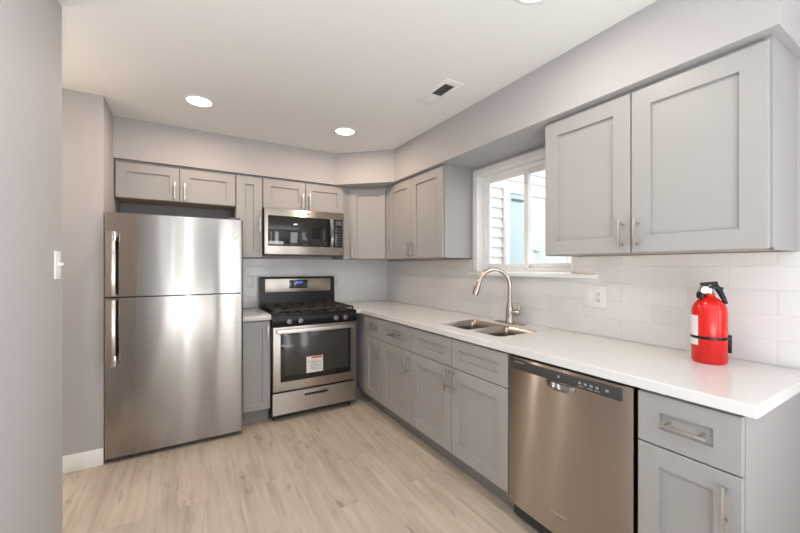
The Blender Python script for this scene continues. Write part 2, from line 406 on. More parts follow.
# outside: the next house seen through the sink window
oy = 0.05
b = MB(); pr = .138; zz = -0.2
while zz < 4.6:
    b.quad((.5, oy, zz), (7.5, oy, zz), (7.5, oy + .024, zz + pr), (.5, oy + .024, zz + pr))
    b.quad((.5, oy + .024, zz), (7.5, oy + .024, zz), (7.5, oy, zz), (.5, oy, zz)); zz += pr
b.box(.5, 7.5, oy + .024, oy + .14, -.2, 4.6)
struct(b.build('wall_exterior', 'siding'), 'white lap siding wall of the house outside the window', 'wall')
struct(MB().box(.15, 9, -9, oy + .02, -.4, -.3).build('ground', 'ground'), 'pale concrete ground outside', 'ground')
dd = thing('door_2', 'pale blue double door outside the window, one leaf hazed in colour', 'door', (0, oy - .03, -.3)); dd['kind'] = 'structure'
b = MB().box(1.74, 1.7998, -.03, .03, 0, 2.6598, .004).box(3.1602, 3.22, -.03, .03, 0, 2.6598, .004).box(1.74, 3.22, -.03, .03, 2.66, 2.72, .004)
b.build('door_frame', 'trim', dd)
lf = MB().box(1.80, 2.26, -.012, .028, .02, 2.66, .003).build('door_leaf', 'ext_blue', dd, 'pale blue door leaf')
MB().box(1.86, 2.10, -.03, -.010, 2.555, 2.585, .003).build('vent_slot', 'greyplastic', lf, 'dark slot near the top')
lf = MB().box(2.265, 3.16, -.012, .028, .02, 2.66, .003).build('door_leaf', 'ext_blue_hazed', dd, 'blue door leaf with haze put into its colour')
MB().box(2.33, 2.45, -.04, -.010, 1.85, 1.87, .003).build('door_handle', 'nickel', lf)

# ------------------------------------------------------------------ tile backsplash
def tile_slab(name, m, boxes, label):
    b = MB()
    for a in boxes: b.box(*a)
    return tag(b.build(name, m), label, 'backsplash')
TZ0 = .915
tile_slab('tile_backsplash', 'tile_y', [(-.008, -.0005, WY1 + .05, BY - .009, TZ0, 1.381), (-.008, -.0005, WY0 - .002, WY1 + .05, TZ0, z0 - .023), (-.008, -.0005, -3.152, WY0 - .002, TZ0, 1.381)],
          'white glossy subway tile backsplash along the sink wall under the window')
tile_slab('tile_backsplash', 'tile_x', [(-1.70, -.0085, BY - .008, BY - .0005, TZ0, 1.399)],
          'white glossy subway tile backsplash on the back wall behind the range')

# ------------------------------------------------------------------ cabinets
def handle(parent, x, z, length=.135, vert=True):
    b = MB(); r = .0054; so = .030; h = length / 2
    if vert:
        b.box(x - r, x + r, -so - .010, -so, z - h, z + h, .002)
        for s in (-1, 1): b.cyl((x, .002, z + s * (h - .02)), (x, -so, z + s * (h - .02)), .0045, 12)
    else:
        b.box(x - h, x + h, -so - .010, -so, z - r, z + r, .002)
        for s in (-1, 1): b.cyl((x + s * (h - .02), .012, z), (x + s * (h - .02), -so, z), .0045, 12)
    return b.build('handle', 'nickel', parent, 'brushed nickel bar handle')
G = .0026
def cabinet(name, label, loc, rotz, wd, z0, z1, depth, fronts, toe=False, under=True, group=None, hollow=False):
    """fronts: (kind, x0, x1, z0, z1, handle_xfrac or None, handle_z, rail)"""
    t = thing(name, label, 'cabinet', loc, rotz, group)
    b = MB()
    if hollow:
        b.box(.0004, .018, .021, depth, z0, z1).box(wd - .018, wd - .0004, .021, depth, z0, z1).box(.018, wd - .018, .021, depth, z0, z0 + .018)
        b.box(.018, wd - .018, .021, .045, z0 + .018, z1).box(.018, wd - .018, depth - .012, depth, z0 + .018, z1)
    else:
        b.box(.0004, wd - .0004, .021, depth, z0, z1)
    if under:
        b.mi = 1; b.box(.012, wd - .012, .03, depth - .01, z0 - .003, z0 + .002)
        b.mi = 0; b.box(.0004, .012, .021, depth, z0 - .008, z0).box(wd - .012, wd - .0004, .021, depth, z0 - .008, z0).box(.0004, wd - .0004, .021, .034, z0 - .008, z0)
    b.build('body', ['cab', 'birch'] if under else 'cab', t)
    if toe:
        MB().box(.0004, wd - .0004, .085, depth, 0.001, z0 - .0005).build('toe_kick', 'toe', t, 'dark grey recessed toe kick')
    for kind, x0, x1, a0, a1, hx, hz, rail in fronts:
        o = MB().shaker(x0 + G, x1 - G, a0 + G, a1 - G, rail, railz=(.060 if kind == 'drawer' else rail)).build(kind, 'cab', t)
        if hx is not None: handle(o, hx, hz, vert=(kind != 'drawer'))
    return t
HR = -PI / 2
XB, XU = -.635, -.318                 # door planes of base and upper cabinets on the sink wall
DZ0, DZM, DZ1 = .124, .677, .863
TOPZ = .874
W1, W2, W3, W4 = .335, .482, .938, .297
gb = 'grey base cabinets under the sink counter'; gu = 'grey upper cabinets under the soffit'
cabinet('base_cabinet', 'narrow grey base cabinet next to the range, drawer over door', (XB, -.44, 0), HR, W1, .116, TOPZ, .630,
        [('drawer', 0, W1, DZM, DZ1, W1 / 2, .77, .065), ('door', 0, W1, DZ0, DZM, W1 - .036, .575, .065)], True, False, gb)
cabinet('base_cabinet', 'grey base cabinet with drawer between the narrow cabinet and the sink cabinet', (XB, -.775, 0), HR, W2, .116, TOPZ, .630,
        [('drawer', 0, W2, DZM, DZ1, W2 / 2, .77, .072), ('door', 0, W2, DZ0, DZM, W2 - .040, .575, .074)], True, False, gb)
sink_base = cabinet('sink_base_cabinet', 'wide grey sink base cabinet with two doors and two false drawer fronts', (XB, -1.257, 0), HR, W3, .116, TOPZ, .630,
        [('drawer', 0, W3 / 2, DZM, DZ1, None, 0, .075), ('drawer', W3 / 2, W3, DZM, DZ1, None, 0, .075),
         ('door', 0, W3 / 2, DZ0, DZM, W3 / 2 - .032, .598, .076), ('door', W3 / 2, W3, DZ0, DZM, W3 / 2 + .032, .598, .076)], True, False, gb, True)
cabinet('base_cabinet', 'grey base cabinet at the counter end right of the dishwasher', (XB, -2.820, 0), HR, W4, .116, TOPZ, .630,
        [('drawer', 0, W4, DZM, DZ1, W4 / 2, .77, .070), ('door', 0, W4, DZ0, DZM, W4 - .040, .577, .070)], True, False, gb)
# blind corner base with its filler strips
t = thing('corner_base_cabinet', 'grey blind corner base with filler strip right of the range', 'cabinet', (0, 0, 0), 0, gb)
b = MB().box(-.614, -.009, -.439, BY - .009, .116, TOPZ).box(-.703, -.614, -.20, BY - .009, .116, TOPZ); b.build('body', 'cab', t)
MB().box(-.6195, -.614, -.439, -.210, .124, DZ1, .001).build('filler_strip', 'cab', t)
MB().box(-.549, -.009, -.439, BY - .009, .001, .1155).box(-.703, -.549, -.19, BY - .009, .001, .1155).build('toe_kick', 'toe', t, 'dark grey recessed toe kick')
# narrow base between fridge and range
WN = .222
cabinet('base_cabinet', 'narrow grey one-door base cabinet between refrigerator and range', (-1.700, -.365, 0), 0, WN, .116, TOPZ, .630,
        [('door', 0, WN, .124, .863, WN - .026, .765, .06)], True, False, gb)

# uppers on the sink wall
UZ0, UZ1 = 1.390, SZ - .0008
def upper(name, label, x, y, wd, doors, z0=UZ0):
    return cabinet(name, label, (x, y, 0), HR, wd, z0, UZ1, -x - .0005, doors, False, True, gu)
WR = .924
upper('upper_cabinet', 'large grey two-door upper cabinet above the fire extinguisher', XU, -2.179, WR,
      [('door', 0, WR / 2, 1.383, 2.129, WR / 2 - .035, 1.472, .078), ('door', WR / 2, WR - .004, 1.383, 2.129, WR / 2 + .030, 1.472, .078)])
WL = .9326
upper('upper_cabinet', 'grey two-door upper cabinet left of the sink window', XU, -.298, WL,
      [('door', .006, WL / 2 - .01, 1.395, 2.141, WL / 2 - .045, 1.482, .078), ('door', WL / 2 - .01, WL - .006, 1.395, 2.141, WL / 2 + .025, 1.482, .078)], 1.402)
# uppers on the back wall
YU = -.065
def upper_b(name, label, x0, x1, z0, doors):
    return cabinet(name, label, (x0, YU, 0), 0, x1 - x0, z0, UZ1, BY - YU - .0005, doors, False, True, gu)
WA = .8430
upper_b('upper_cabinet', 'short grey two-door cabinet above the refrigerator', -2.5560, -1.713, 1.860,
        [('door', .002, WA / 2, 1.852, 2.129, WA / 2 - .035, 1.935, .068), ('door', WA / 2, WA - .002, 1.852, 2.129, WA / 2 + .035, 1.935, .068)])
upper_b('upper_cabinet', 'narrow tall grey upper cabinet between refrigerator and microwave', -1.712, -1.488, 1.410,
        [('door', .002, .222, 1.402, 2.133, .196, 1.70, .070)])
WM = .790
upper_b('upper_cabinet', 'short grey two-door cabinet directly above the microwave', -1.487, -.697, 1.868,
        [('door', .002, WM / 2, 1.861, 2.133, WM / 2 - .035, 1.947, .066), ('door', WM / 2, WM - .002, 1.861, 2.133, WM / 2 + .035, 1.955, .066)])
# diagonal corner upper
P0, P1 = Vector((-.640, -.052)), Vector((-.322, -.292))
t = thing('corner_cabinet', 'grey diagonal corner upper cabinet with one door', 'cabinet', (P0.x, P0.y, 0), math.atan2(P1.y - P0.y, P1.x - P0.x), gu)
inv = Matrix.Rotation(-t.rotation_euler.z, 4, 'Z') @ Matrix.Translation((-P0.x, -P0.y, 0))
LD = (P1 - P0).length
nrm = Vector((-(P1 - P0).y, (P1 - P0).x)).normalized() * .021   # towards the corner
cc = [(-.696, -.044), (P0.x + nrm.x, P0.y + nrm.y + .0), (P1.x + nrm.x - .002, P1.y + nrm.y), (-.300, -.2965), (-.0006, -.2965), (-.0006, BY - .0006), (-.696, BY - .0006)]
bm_poly = [tuple((inv @ Vector((x, y, 0)))[:2]) for x, y in cc]
b = MB().prism(bm_poly, 1.398, UZ1)
b.build('body', 'cab', t)
o = MB().shaker(.022, LD - .012, 1.402, 2.125, .066).build('door', 'cab', t); handle(o, .046, 1.475)

# ------------------------------------------------------------------ countertops
CT0, CT1 = .8745, .914
SX0, SX1, SY0, SY1 = -.532, -.178, -2.035, -1.430      # sink cut-out
def rrect(x0, x1, y0, y1, r, n=5):
    out = []
    for cx, cy, a in ((x1 - r, y1 - r, 0), (x0 + r, y1 - r, PI / 2), (x0 + r, y0 + r, PI), (x1 - r, y0 + r, 1.5 * PI)):
        for k in range(n + 1): out.append((cx + r * math.cos(a + PI / 2 * k / n), cy + r * math.sin(a + PI / 2 * k / n)))
    return out
outer = [(0 - .0006, BY - .0006), (-.7035, BY - .0006), (-.7035, -.392), (-.657, -.392), (-.657, -3.142), (-.6538, -3.1503), (-.6455, -3.1535), (-.0006, -3.1535)]
hole = rrect(SX0, SX1, SY0, SY1, .030)
bm = bmesh.new()
def loop(pts, z): 
    vs = [bm.verts.new((x, y, z)) for x, y in pts]
    return vs, [bm.edges.new((vs[i], vs[(i + 1) % len(vs)])) for i in range(len(vs))]
vo, eo = loop(outer, CT1); vh, eh = loop(hole, CT1)
bmesh.ops.triangle_fill(bm, use_beauty=True, use_dissolve=False, edges=eo + eh)
top = bm.faces[:]
ret = bmesh.ops.extrude_face_region(bm, geom=top)
bmesh.ops.translate(bm, verts=[g for g in ret['geom'] if isinstance(g, bmesh.types.BMVert)], vec=(0, 0, CT0 - CT1))
b = MB(); b.merge(bm)
ct = tag(b.build('countertop', 'quartz'), 'long white quartz countertop with the sink set in it', 'countertop')
bv = ct.modifiers.new('edge', 'BEVEL'); bv.width = .003; bv.segments = 2; bv.limit_method = 'ANGLE'
tag(MB().box(-1.702, -1.4755, -.393, BY - .0006, CT0, CT1, .003).build('countertop', 'quartz'), 'small white quartz countertop between refrigerator and range', 'countertop')

# ------------------------------------------------------------------ sink
t = thing('kitchen_sink', 'undermount stainless double bowl sink in front of the faucet', 'sink', ((SX0 + SX1) / 2, (SY0 + SY1) / 2, 0))
ox, oyy = t.location.x, t.location.y
YD = -1.755
def bowl(ya, yb):
    b = MB(); bm = bmesh.new(); e = .006
    prof = [(-.0012, CT1 - .004), (-.0025, CT0 - .010), (-.006, CT0 - .11), (-.018, CT0 - .155), (-.05, CT0 - .170)]
    loops = []
    for off, z in prof:
        pts = rrect(SX0 - off, SX1 + off, ya - off, yb + off, .030 + min(0, off) * .3)
        loops.append([bm.verts.new((x - ox, y - oyy, z)) for x, y in pts])
    for a, c in zip(loops, loops[1:]):
        for k in range(len(a)): bm.faces.new((a[k], a[(k + 1) % len(a)], c[(k + 1) % len(c)], c[k]))
    bm.faces.new(loops[-1])
    b.merge(bm, True)
    o = b.build('bowl', 'sink', t)
    cx, cy = (SX0 + SX1) / 2 - ox, (ya + yb) / 2 - oyy
    MB().lathe([(.0, CT0 - .1685), (.02, CT0 - .1685), (.036, CT0 - .167), (.042, CT0 - .1695)], 24, Matrix.Translation((cx, cy, 0))).build('drain', 'chrome', o, 'round chrome drain')
    sol = o.modifiers.new('gauge', 'SOLIDIFY'); sol.thickness = .0015; sol.offset = 0
bowl(YD + .010, SY1); bowl(SY0, YD - .010)
MB().box(SX0 + .002 - ox, SX1 - .002 - ox, YD - .0115 - oyy, YD + .0115 - oyy, CT0 - .03, CT1 - .003, .004).build('divider', 'nickel', t)

# ------------------------------------------------------------------ faucet
t = thing('kitchen_faucet', 'tall gooseneck pull-down faucet in brushed nickel behind the sink', 'faucet', (-.092, -1.718, CT1 + .0003))
MB().box(-.028, .028, -.125, .125, 0, .007, .003).build('deck_plate', 'faucet', t)
MB().lathe([(.033, .007), (.033, .014), (.028, .022), (.026, .06), (.0255, .105), (.022, .125), (.0170, .15), (.0155, .165)], 28).build('base', 'faucet', t)
dr = Vector((-math.cos(.62), math.sin(.62), 0))
R_ = .108; zc = .278; pts = [Vector((0, 0, .12)), Vector((0, 0, .22))]
for k in range(0, 19):
    a = PI * .90 * k / 18; pts.append(dr * (R_ - R_ * math.cos(a)) + Vector((0, 0, zc + R_ * math.sin(a))))
MB().tube(pts, .0148, 16).build('spout', 'faucet', t)
a = PI * .90; end = pts[-1]; tg = (dr * math.sin(a) + Vector((0, 0, math.cos(a)))).normalized()
head = MB().tube([end - tg * .002, end + tg * .010, end + tg * .045, end + tg * .098, end + tg * .112], [.0152, .0175, .0195, .0235, .0220], 20).build('spray_head', 'faucet', t)
MB().tube([end + tg * .1115, end + tg * .115], [.0185, .0175], 20).build('nozzle', 'dark', head, 'dark spray nozzle')
bt = end + tg * .062 + dr * .0185
MB().tube([bt - dr * .004, bt + dr * .006], [.010, .008], 12).build('spray_button', 'dark', head, 'dark button')
hd = Vector((.45, -.89, 0)).normalized()
lv = MB().tube([Vector((0, 0, .078)), hd * .03 + Vector((0, 0, .079)), hd * .055 + Vector((0, 0, .080)), hd * .068 + Vector((0, 0, .081))], [.021, .0235, .0235, .018], 18)
lv.tube([hd * .056 + Vector((0, 0, .085)), hd * .066 + Vector((0, 0, .11)), hd * .058 + Vector((0, 0, .135)), hd * .048 + Vector((0, 0, .155))], [.0105, .010, .0085, .0055], 14)
lv.build('lever', 'faucet', t)

# ------------------------------------------------------------------ refrigerator
FX0, FX1, FY = -2.5558, -1.7035, -.4765
t = thing('refrigerator', 'tall stainless top-freezer refrigerator left of the range', 'refrigerator', ((FX0 + FX1) / 2, FY, 0))
fw = (FX1 - FX0) / 2
MB().box(-fw + .008, fw - .012, .075, .70, .035, 1.675, .006).build('body', 'darkgrey', t, 'dark grey cabinet sides')
MB().box(-fw + .02, fw - .02, .10, .13, .012, .036).box(-fw + .02, fw - .02, .095, .10, .015, .022).build('toe_grille', 'dark', t, 'dark toe grille')
for sx in (-1, 1):
    MB().cyl((sx * (fw - .06), .13, 0), (sx * (fw - .06), .13, .035), .022, 16).build('foot', 'dark', t)
def fdoor(name, za, zb):
    poly = []; r = .016; n = 5
    # plan outline with a slightly bowed front and rounded vertical edges
    poly += [(fw, .068), (-fw, .068)]
    for k in range(n + 1):
        a = PI + PI / 2 * k / n; poly.append((-fw + r + r * math.cos(a), r + r * math.sin(a)))
    for k in range(n + 1):
        a = 1.5 * PI + PI / 2 * k / n; poly.append((fw - r + r * math.cos(a), r + r * math.sin(a)))
    b = MB(); b.prism(poly, za, zb)
    o = b.build(name, 'steel', t)
    for p in o.data.polygons: p.use_smooth = True
    o.data.set_sharp_from_angle(angle=math.radians(50))
    return o
zs = 1.113
fz = fdoor('freezer_door', zs + .004, 1.684); fd = fdoor('refrigerator_door', .036, zs - .004)
def fhandle(par, za, zb, top):
    b = MB(); x0 = FX0 + .022 - (FX0 + FX1) / 2; x1 = x0 + .040
    x0 -= .004; x1 += .006
    b.box(x0, x1, -.060, -.051, za, zb, .003)
    ends = (zb - .035, zb) if top else (za, za + .035)
    b.box(x0 + .004, x1 - .004, -.053, .002, ends[0], ends[1], .004)
    e2 = (za, za + .02) if top else (zb - .02, zb)
    b.box(x0 + .006, x1 - .012, -.053, .002, e2[0], e2[1], .004)
    h = b.build('handle', 'fhandle', par)
    if not top: MB().box(x1 - .012, x1 + .002, -.0615, -.046, za + .01, za + .075, .003).build('handle_cap', 'chrome', h, 'bright cap')
    else: MB().box(x1 - .012, x1 + .002, -.0615, -.046, zb - .065, zb - .005, .003).build('handle_cap', 'chrome', h, 'bright cap')
fhandle(fz, 1.125, 1.555, True); fhandle(fd, .655, 1.100, False)
MB().lathe([(0, 0), (.017, 0), (.017, .003), (.015, .005), (.010, .0035), (0, .0035)], 24, Matrix.Translation((fw - .058, 0.001, 1.558)) @ Matrix.Rotation(PI / 2, 4, 'X')).build('badge', 'chrome', fz, 'small round pale badge')
MB().lathe([(0, 0), (.005, 0), (.005, .003), (0, .004)], 14, Matrix.Translation((fw - .045, 0.001, .855)) @ Matrix.Rotation(PI / 2, 4, 'X')).build('plug', 'white', fd, 'tiny white plug')
MB().box(fw - .10, fw - .02, .0, .10, 1.684, 1.70, .004).build('hinge_cover', 'greyplastic', t)

# ------------------------------------------------------------------ gas range
RX0, RX1 = -1.4725, -.7105
t = thing('gas_range', 'stainless and black gas range under the microwave', 'stove', ((RX0 + RX1) / 2, -.40, 0))
rw = (RX1 - RX0) / 2
MB().box(-rw + .001, rw - .001, .045, .655, .035, .905, .003).build('body', 'black', t, 'black side panels')
for sx in (-1, 1):
    for yy in (.07, .60): MB().cyl((sx * (rw - .04), yy, 0), (sx * (rw - .04), yy, .036), .018, 14).build('foot', 'dark', t)
# cooktop with rolled front edge
b = MB(); b.box(-rw, rw, -.012, .60, .900, .916, .006)
b.box(-rw + .035, rw - .035, .03, .54, .9155, .918, .001); b.build('cooktop', 'black', t)
mx = Matrix(((0, 0, 1, 0), (1, 0, 0, 0), (0, 1, 0, 0), (0, 0, 0, 1)))   # prism profile (y,z) run along x
b = MB(); b.prism([(.05, .812), (-.010, .812), (-.018, .822), (-.022, .884), (-.012, .902), (.05, .902)], -rw, rw, 0, mx); cp = b.build('control_panel', 'black', t)
for kx in (-1.340, -1.243, -.922, -.832):
    x = kx - (RX0 + RX1) / 2
    mk = Matrix.Translation((x, -.020, .853)) @ Matrix.Rotation(PI / 2 - .05, 4, 'X')
    k = MB().lathe([(.025, 0), (.025, .008), (.021, .012), (.020, .028), (.018, .031), (0, .031)], 24, mk).build('knob', 'dark', t, 'dark knob with silver grip')
    kb = MB(); bb = bmesh.new(); bmesh.ops.create_cube(bb, size=1.0); bmesh.ops.scale(bb, vec=(.008, .034, .012), verts=bb.verts[:])
    bmesh.ops.bevel(bb, geom=bb.edges[:], offset=.002, segments=2, affect='EDGES')
    kb.merge(bb, True, mk @ Matrix.Translation((0, 0, .034)))
    kb.lathe([(.0205, .024), (.0205, .0305), (.012, .0325), (0, .0325)], 24, mk); kb.build('knob_face', 'knob', k, 'dull silver face')
# burners and grates
def burner(x, y, r):
    o = MB().lathe([(r, .916), (r, .924), (r * .8, .928), (0, .928)], 24, Matrix.Translation((x, y, 0))).build('burner', 'iron', t)
    MB().lathe([(r * .72, .928), (r * .72, .935), (r * .6, .938), (0, .938)], 24, Matrix.Translation((x, y, 0))).build('burner_cap', 'black', o)
for x, y, r in ((-.24, .13, .048), (-.24, .42, .038), (.24, .13, .045), (.24, .42, .035), (0, .28, .050)): burner(x, y, r)
def grate(xa, xb):
    b = MB(); ya, yb = .02, .55; z = .944; hh = .007; bw_ = .0065
    def bar(x0, y0, x1, y1):
        b.box(min(x0, x1) - (bw_ if x0 == x1 else 0), max(x0, x1) + (bw_ if x0 == x1 else 0), min(y0, y1) - (bw_ if y0 == y1 else 0), max(y0, y1) + (bw_ if y0 == y1 else 0), z - hh, z + hh, .002, 1)
    bar(xa, ya, xa, yb); bar(xb, ya, xb, yb); bar(xa, ya, xb, ya); bar(xa, yb, xb, yb); bar(xa, (ya + yb) / 2, xb, (ya + yb) / 2)
    xm = (xa + xb) / 2
    for yc in (ya + .118, yb - .118):
        bar(xm, yc - .11, xm, yc - .03); bar(xm, yc + .03, xm, yc + .11)
        bar(xa, yc, xm - .03, yc); bar(xm + .03, yc, xb, yc)
    for x in (xa, xb):
        for y in (ya, yb): b.box(x - .007, x + .007, y - .007, y + .007, .9165, z)
    return b.build('grate', 'iron', t)
grate(-.355, -.125); grate(-.112, .112); grate(.125, .355)
# backguard
b = MB(); b.prism([(.655, .90), (.565, .90), (.575, 1.06), (.580, 1.205), (.590, 1.215), (.655, 1.215)], -rw, rw, 0, mx); bgd = b.build('backguard', 'black', t)
MB().box(-rw + .045, rw - .045, .568, .60, 1.065, 1.198, .004).build('backguard_panel', 'steel_range', bgd, 'stainless panel')
MB().box(-.10, .085, .563, .575, 1.10, 1.185, .003).build('display', 'blackglass', t, 'black control display')
dsp = t.children[-1]
seg = MB()
for i, x in enumerate((-.038, -.021, -.001, .016)):
    for a in ((x, x + .010, 1.158, 1.1605), (x, x + .010, 1.168, 1.1705), (x, x + .010, 1.148, 1.1505), (x + .0085, x + .0105, 1.149, 1.169)):
        seg.box(a[0], a[1], .5622, .5635, a[2], a[3])
seg.build('clock_digits', 'display', dsp, 'glowing blue clock digits')
bt = MB()
for zr in (1.112, 1.128, 1.142):
    for i in range(8):
        if abs(i - 3.5) < 2 and zr > 1.14: continue
        bt.box(-.092 + i * .022, -.080 + i * .022, .5622, .5635, zr, zr + .005)
bt.build('buttons', 'ink', dsp, 'faint grey key legends')
# oven door
od = MB().box(-rw + .008, rw - .008, 0, .044, .258, .806, .005).build('oven_door', 'steel_range', t)
MB().box(-rw + .068, rw - .052, -.0025, .01, .335, .770, .004).build('door_window', 'blackglass', od, 'black glass window')
MB().box(-rw + .100, rw - .080, -.0036, -.0020, .385, .735, .0005).build('inner_glass', 'inner', od, 'greyish inner window glass')
b = MB(); pts = []
for k in range(13):
    u = -1 + 2 * k / 12; pts.append((u * (rw - .035), -.028 - .026 * (1 - u * u) ** .6, .772))
for (p, q) in zip(pts, pts[1:]):
    pass
bmh = bmesh.new(); rows = []
for (x, y, z) in pts:
    rows.append([bmh.verts.new(v) for v in ((x, y - .008, z - .016), (x, y - .010, z), (x, y - .006, z + .016), (x, y + .008, z + .016), (x, y + .008, z - .016))])
for a, c in zip(rows, rows[1:]):
    for k in range(5): bmh.faces.new((a[k], a[(k + 1) % 5], c[(k + 1) % 5], c[k]))
bmh.faces.new(rows[0]); bmh.faces.new(rows[-1])
b.merge(bmh, True)
for s in (-1, 1): b.box(s * (rw - .05) - .015, s * (rw - .05) + .015, -.03, .003, .758, .788, .003)
b.build('handle', 'nickel', od, 'bowed silver bar handle')
st = MB().box(-1.183 + 1.0915, -1.034 + 1.0915, -.0052, -.0038, .385, .528).build('sticker', 'paper', od, 'white paper sticker with orange heading')
x0s = -1.183 + 1.0915
MB().box(x0s + .045, x0s + .142, -.0058, -.0050, .508, .524).build('heading_band', 'orange', st, 'orange heading')
b = MB()
for i in range(9): b.box(x0s + .035, x0s + (.135 if i % 3 != 2 else .10), -.0058, -.0050, .405 + i * .0105, .4085 + i * .0105)
b.box(x0s + .012, x0s + .024, -.0058, -.0050, .478, .490)
b.build('text_lines', 'ink', st, 'lines of fine grey print')
# storage drawer with a cut-in pull
b = MB(); zl, zh, xl, xh = .060, .243, -rw + .006, rw - .006; px0, px1, pz0, pz1 = -.105, .105, .186, .210
for a in ((xl, px0, zl, zh), (px1, xh, zl, zh), (px0, px1, zl, pz0), (px0, px1, pz1, zh)): b.box(a[0], a[1], .004, .05, a[2], a[3])
sd = b.build('storage_drawer', 'steel_range', t)
MB().box(px0, px1, .020, .046, pz0, pz1).build('pull_recess', 'slot', sd, 'dark recessed pull slot')
MB().box(px0 - .004, px1 + .004, -.002, .012, pz1 - .002, pz1 + .008, .002).build('pull_lip', 'steel_range', sd)

# ------------------------------------------------------------------ microwave
MX0, MX1 = -1.4845, -.7220
t = thing('microwave', 'stainless over-the-range microwave with black window', 'microwave', ((MX0 + MX1) / 2, -.13, 1.428))
mw = (MX1 - MX0) / 2; mh = .430
MB().box(-mw + .003, mw - .003, .03, .398, .004, mh - .001, .003).build('body', 'dark', t, 'dark metal case')
fr = MB().box(-mw, mw, 0, .030, 0.006, mh - .002, .004).build('door', 'steel_range', t)
MB().box(-mw + .030, mw - .016, -.003, .01, .082, mh - .068, .004).build('door_window', 'blackglass', fr, 'black glass window')
b = MB(); pts = []
for k in range(11):
    u = -1 + 2 * k / 10; pts.append((.243, -.022 - .020 * (1 - u * u), .222 + u * .138))
bmh = bmesh.new(); rows = []
for (x, y, z) in pts: rows.append([bmh.verts.new(v) for v in ((x - .018, y, z), (x - .013, y - .008, z), (x + .013, y - .008, z), (x + .018, y, z), (x, y + .007, z))])
for a, c in zip(rows, rows[1:]):
    for k in range(5): bmh.faces.new((a[k], a[(k + 1) % 5], c[(k + 1) % 5], c[k]))
bmh.faces.new(rows[0]); bmh.faces.new(rows[-1]); b.merge(bmh, True)
for s in (-1, 1): b.box(.235, .251, -.024, -.001, .222 + s * .124 - .010, .222 + s * .124 + .010, .002)
b.build('handle', 'chrome', fr, 'bowed vertical silver handle')
cpn = MB().box(.288, mw - .022, -.0045, -.0025, .092, mh - .078, .001).build('control_panel', 'blackglass', t, 'black key panel')
b = MB()
for r in range(7):
    for c in range(3): b.box(.294 + c * .019, .307 + c * .019, -.0053, -.0043, .105 + r * .026, .114 + r * .026)
b.build('buttons', 'greyplastic', cpn, 'grey keys')
MB().box(.293, mw - .028, -.0053, -.0043, .305, .345).build('display', 'greyplastic', cpn)
MB().box(-mw + .02, mw - .02, .05, .36, -.002, .006, .001).build('vent_grille', 'greyplastic', t)
MB().box(-.035, .035, -.0022, .002, mh - .042, mh - .030, .0008).build('badge', 'chrome', fr, 'small bright name plate')

# ------------------------------------------------------------------ dishwasher
DWX = -.652
t = thing('dishwasher', 'stainless dishwasher between sink cabinet and end cabinet', 'dishwasher', (DWX, -2.1975, 0), HR)
dw = .621
MB().box(.010, dw - .012, .045, .60, .03, .868, .003).build('body', 'dark', t, 'dark tub casing')
bm = bmesh.new(); nx, nz = 24, 12; za, zb = .106, .862; g = []
for j in range(nz + 1):
    row = []
    for i in range(nx + 1):
        u = i / nx; v = j / nz
        bow = .012 * (1 - (2 * u - 1) ** 2) ** .5 * 1.0
        row.append(bm.verts.new((.008 + u * (dw - .018), .014 - bow, za + v * (zb - za))))
    g.append(row)
for j in range(nz):
    for i in range(nx): bm.faces.new((g[j][i], g[j][i + 1], g[j + 1][i + 1], g[j + 1][i]))
edge = [e for e in bm.edges if e.is_boundary]
ret = bmesh.ops.extrude_edge_only(bm, edges=edge)
nv = [v for v in ret['geom'] if isinstance(v, bmesh.types.BMVert)]
for v in nv: v.co.y = .045
bmesh.ops.contextual_create(bm, geom=[e for e in bm.edges if e.is_boundary])
b = MB(); b.merge(bm, True); dd_ = b.build('door', 'steel_dw', t)
cs = MB().box(.042, .573, -.0005, .02, .802, .848, .0015).build('control_strip', 'strip', dd_, 'dark grey control strip')
for x in (.30, .40, .425, .45, .475, .515): MB().box(x, x + .012, -.0012, .001, .822, .832).build('key', 'ink', cs, 'small grey key')
for x in (.40, .44, .47): MB().box(x, x + .022, -.0012, .001, .812, .815).build('legend', 'ink', cs, 'fine grey legend')
b = MB()
b.box(.055, .115, -.0012, .0005, .8385, .8425)
b.build('name_strip', 'ink', cs, 'small grey lettering strip')
# pocket handle: a scooped bright lip
b = MB(); ph = []
bm = bmesh.new(); rows = []
for k in range(13):
    u = -1 + 2 * k / 12; x = .3125 + u * .073; d = (1 - u * u) ** .5
    rows.append([bm.verts.new(v) for v in ((x, .004, .800), (x, -.012 * d - .001, .798), (x, -.016 * d - .001, .790 - .012 * d), (x, -.004 * d, .782 - .020 * d), (x, .010, .780 - .02 * d))])
for a, c in zip(rows, rows[1:]):
    for k in range(4): bm.faces.new((a[k], c[k], c[k + 1], a[k + 1]))
bmesh.ops.solidify(bm, geom=bm.faces[:], thickness=.002)
b.merge(bm, True); b.build('pocket_handle', 'chrome', dd_, 'bright scooped pocket handle')
# script emblem: a swoosh with short letter strokes under it (too small to read in the photo)
b = MB()
b.tube([(.262 + .085 * k / 8, .0005, .205 - .004 * math.sin(PI * k / 8) + .006 * (k / 8)) for k in range(9)], .0013, 6)
for k in range(7): b.tube([(.278 + k * .008, .0005, .186 + .001 * (k % 2)), (.281 + k * .008, .0005, .194 + .002 * (k % 3))], .0011, 6)
b.build('emblem', 'nickel', dd_, 'small silver script emblem')
MB().box(.004, dw - .006, .075, .09, .002, .10).build('toe_panel', 'dark', t, 'black toe panel')

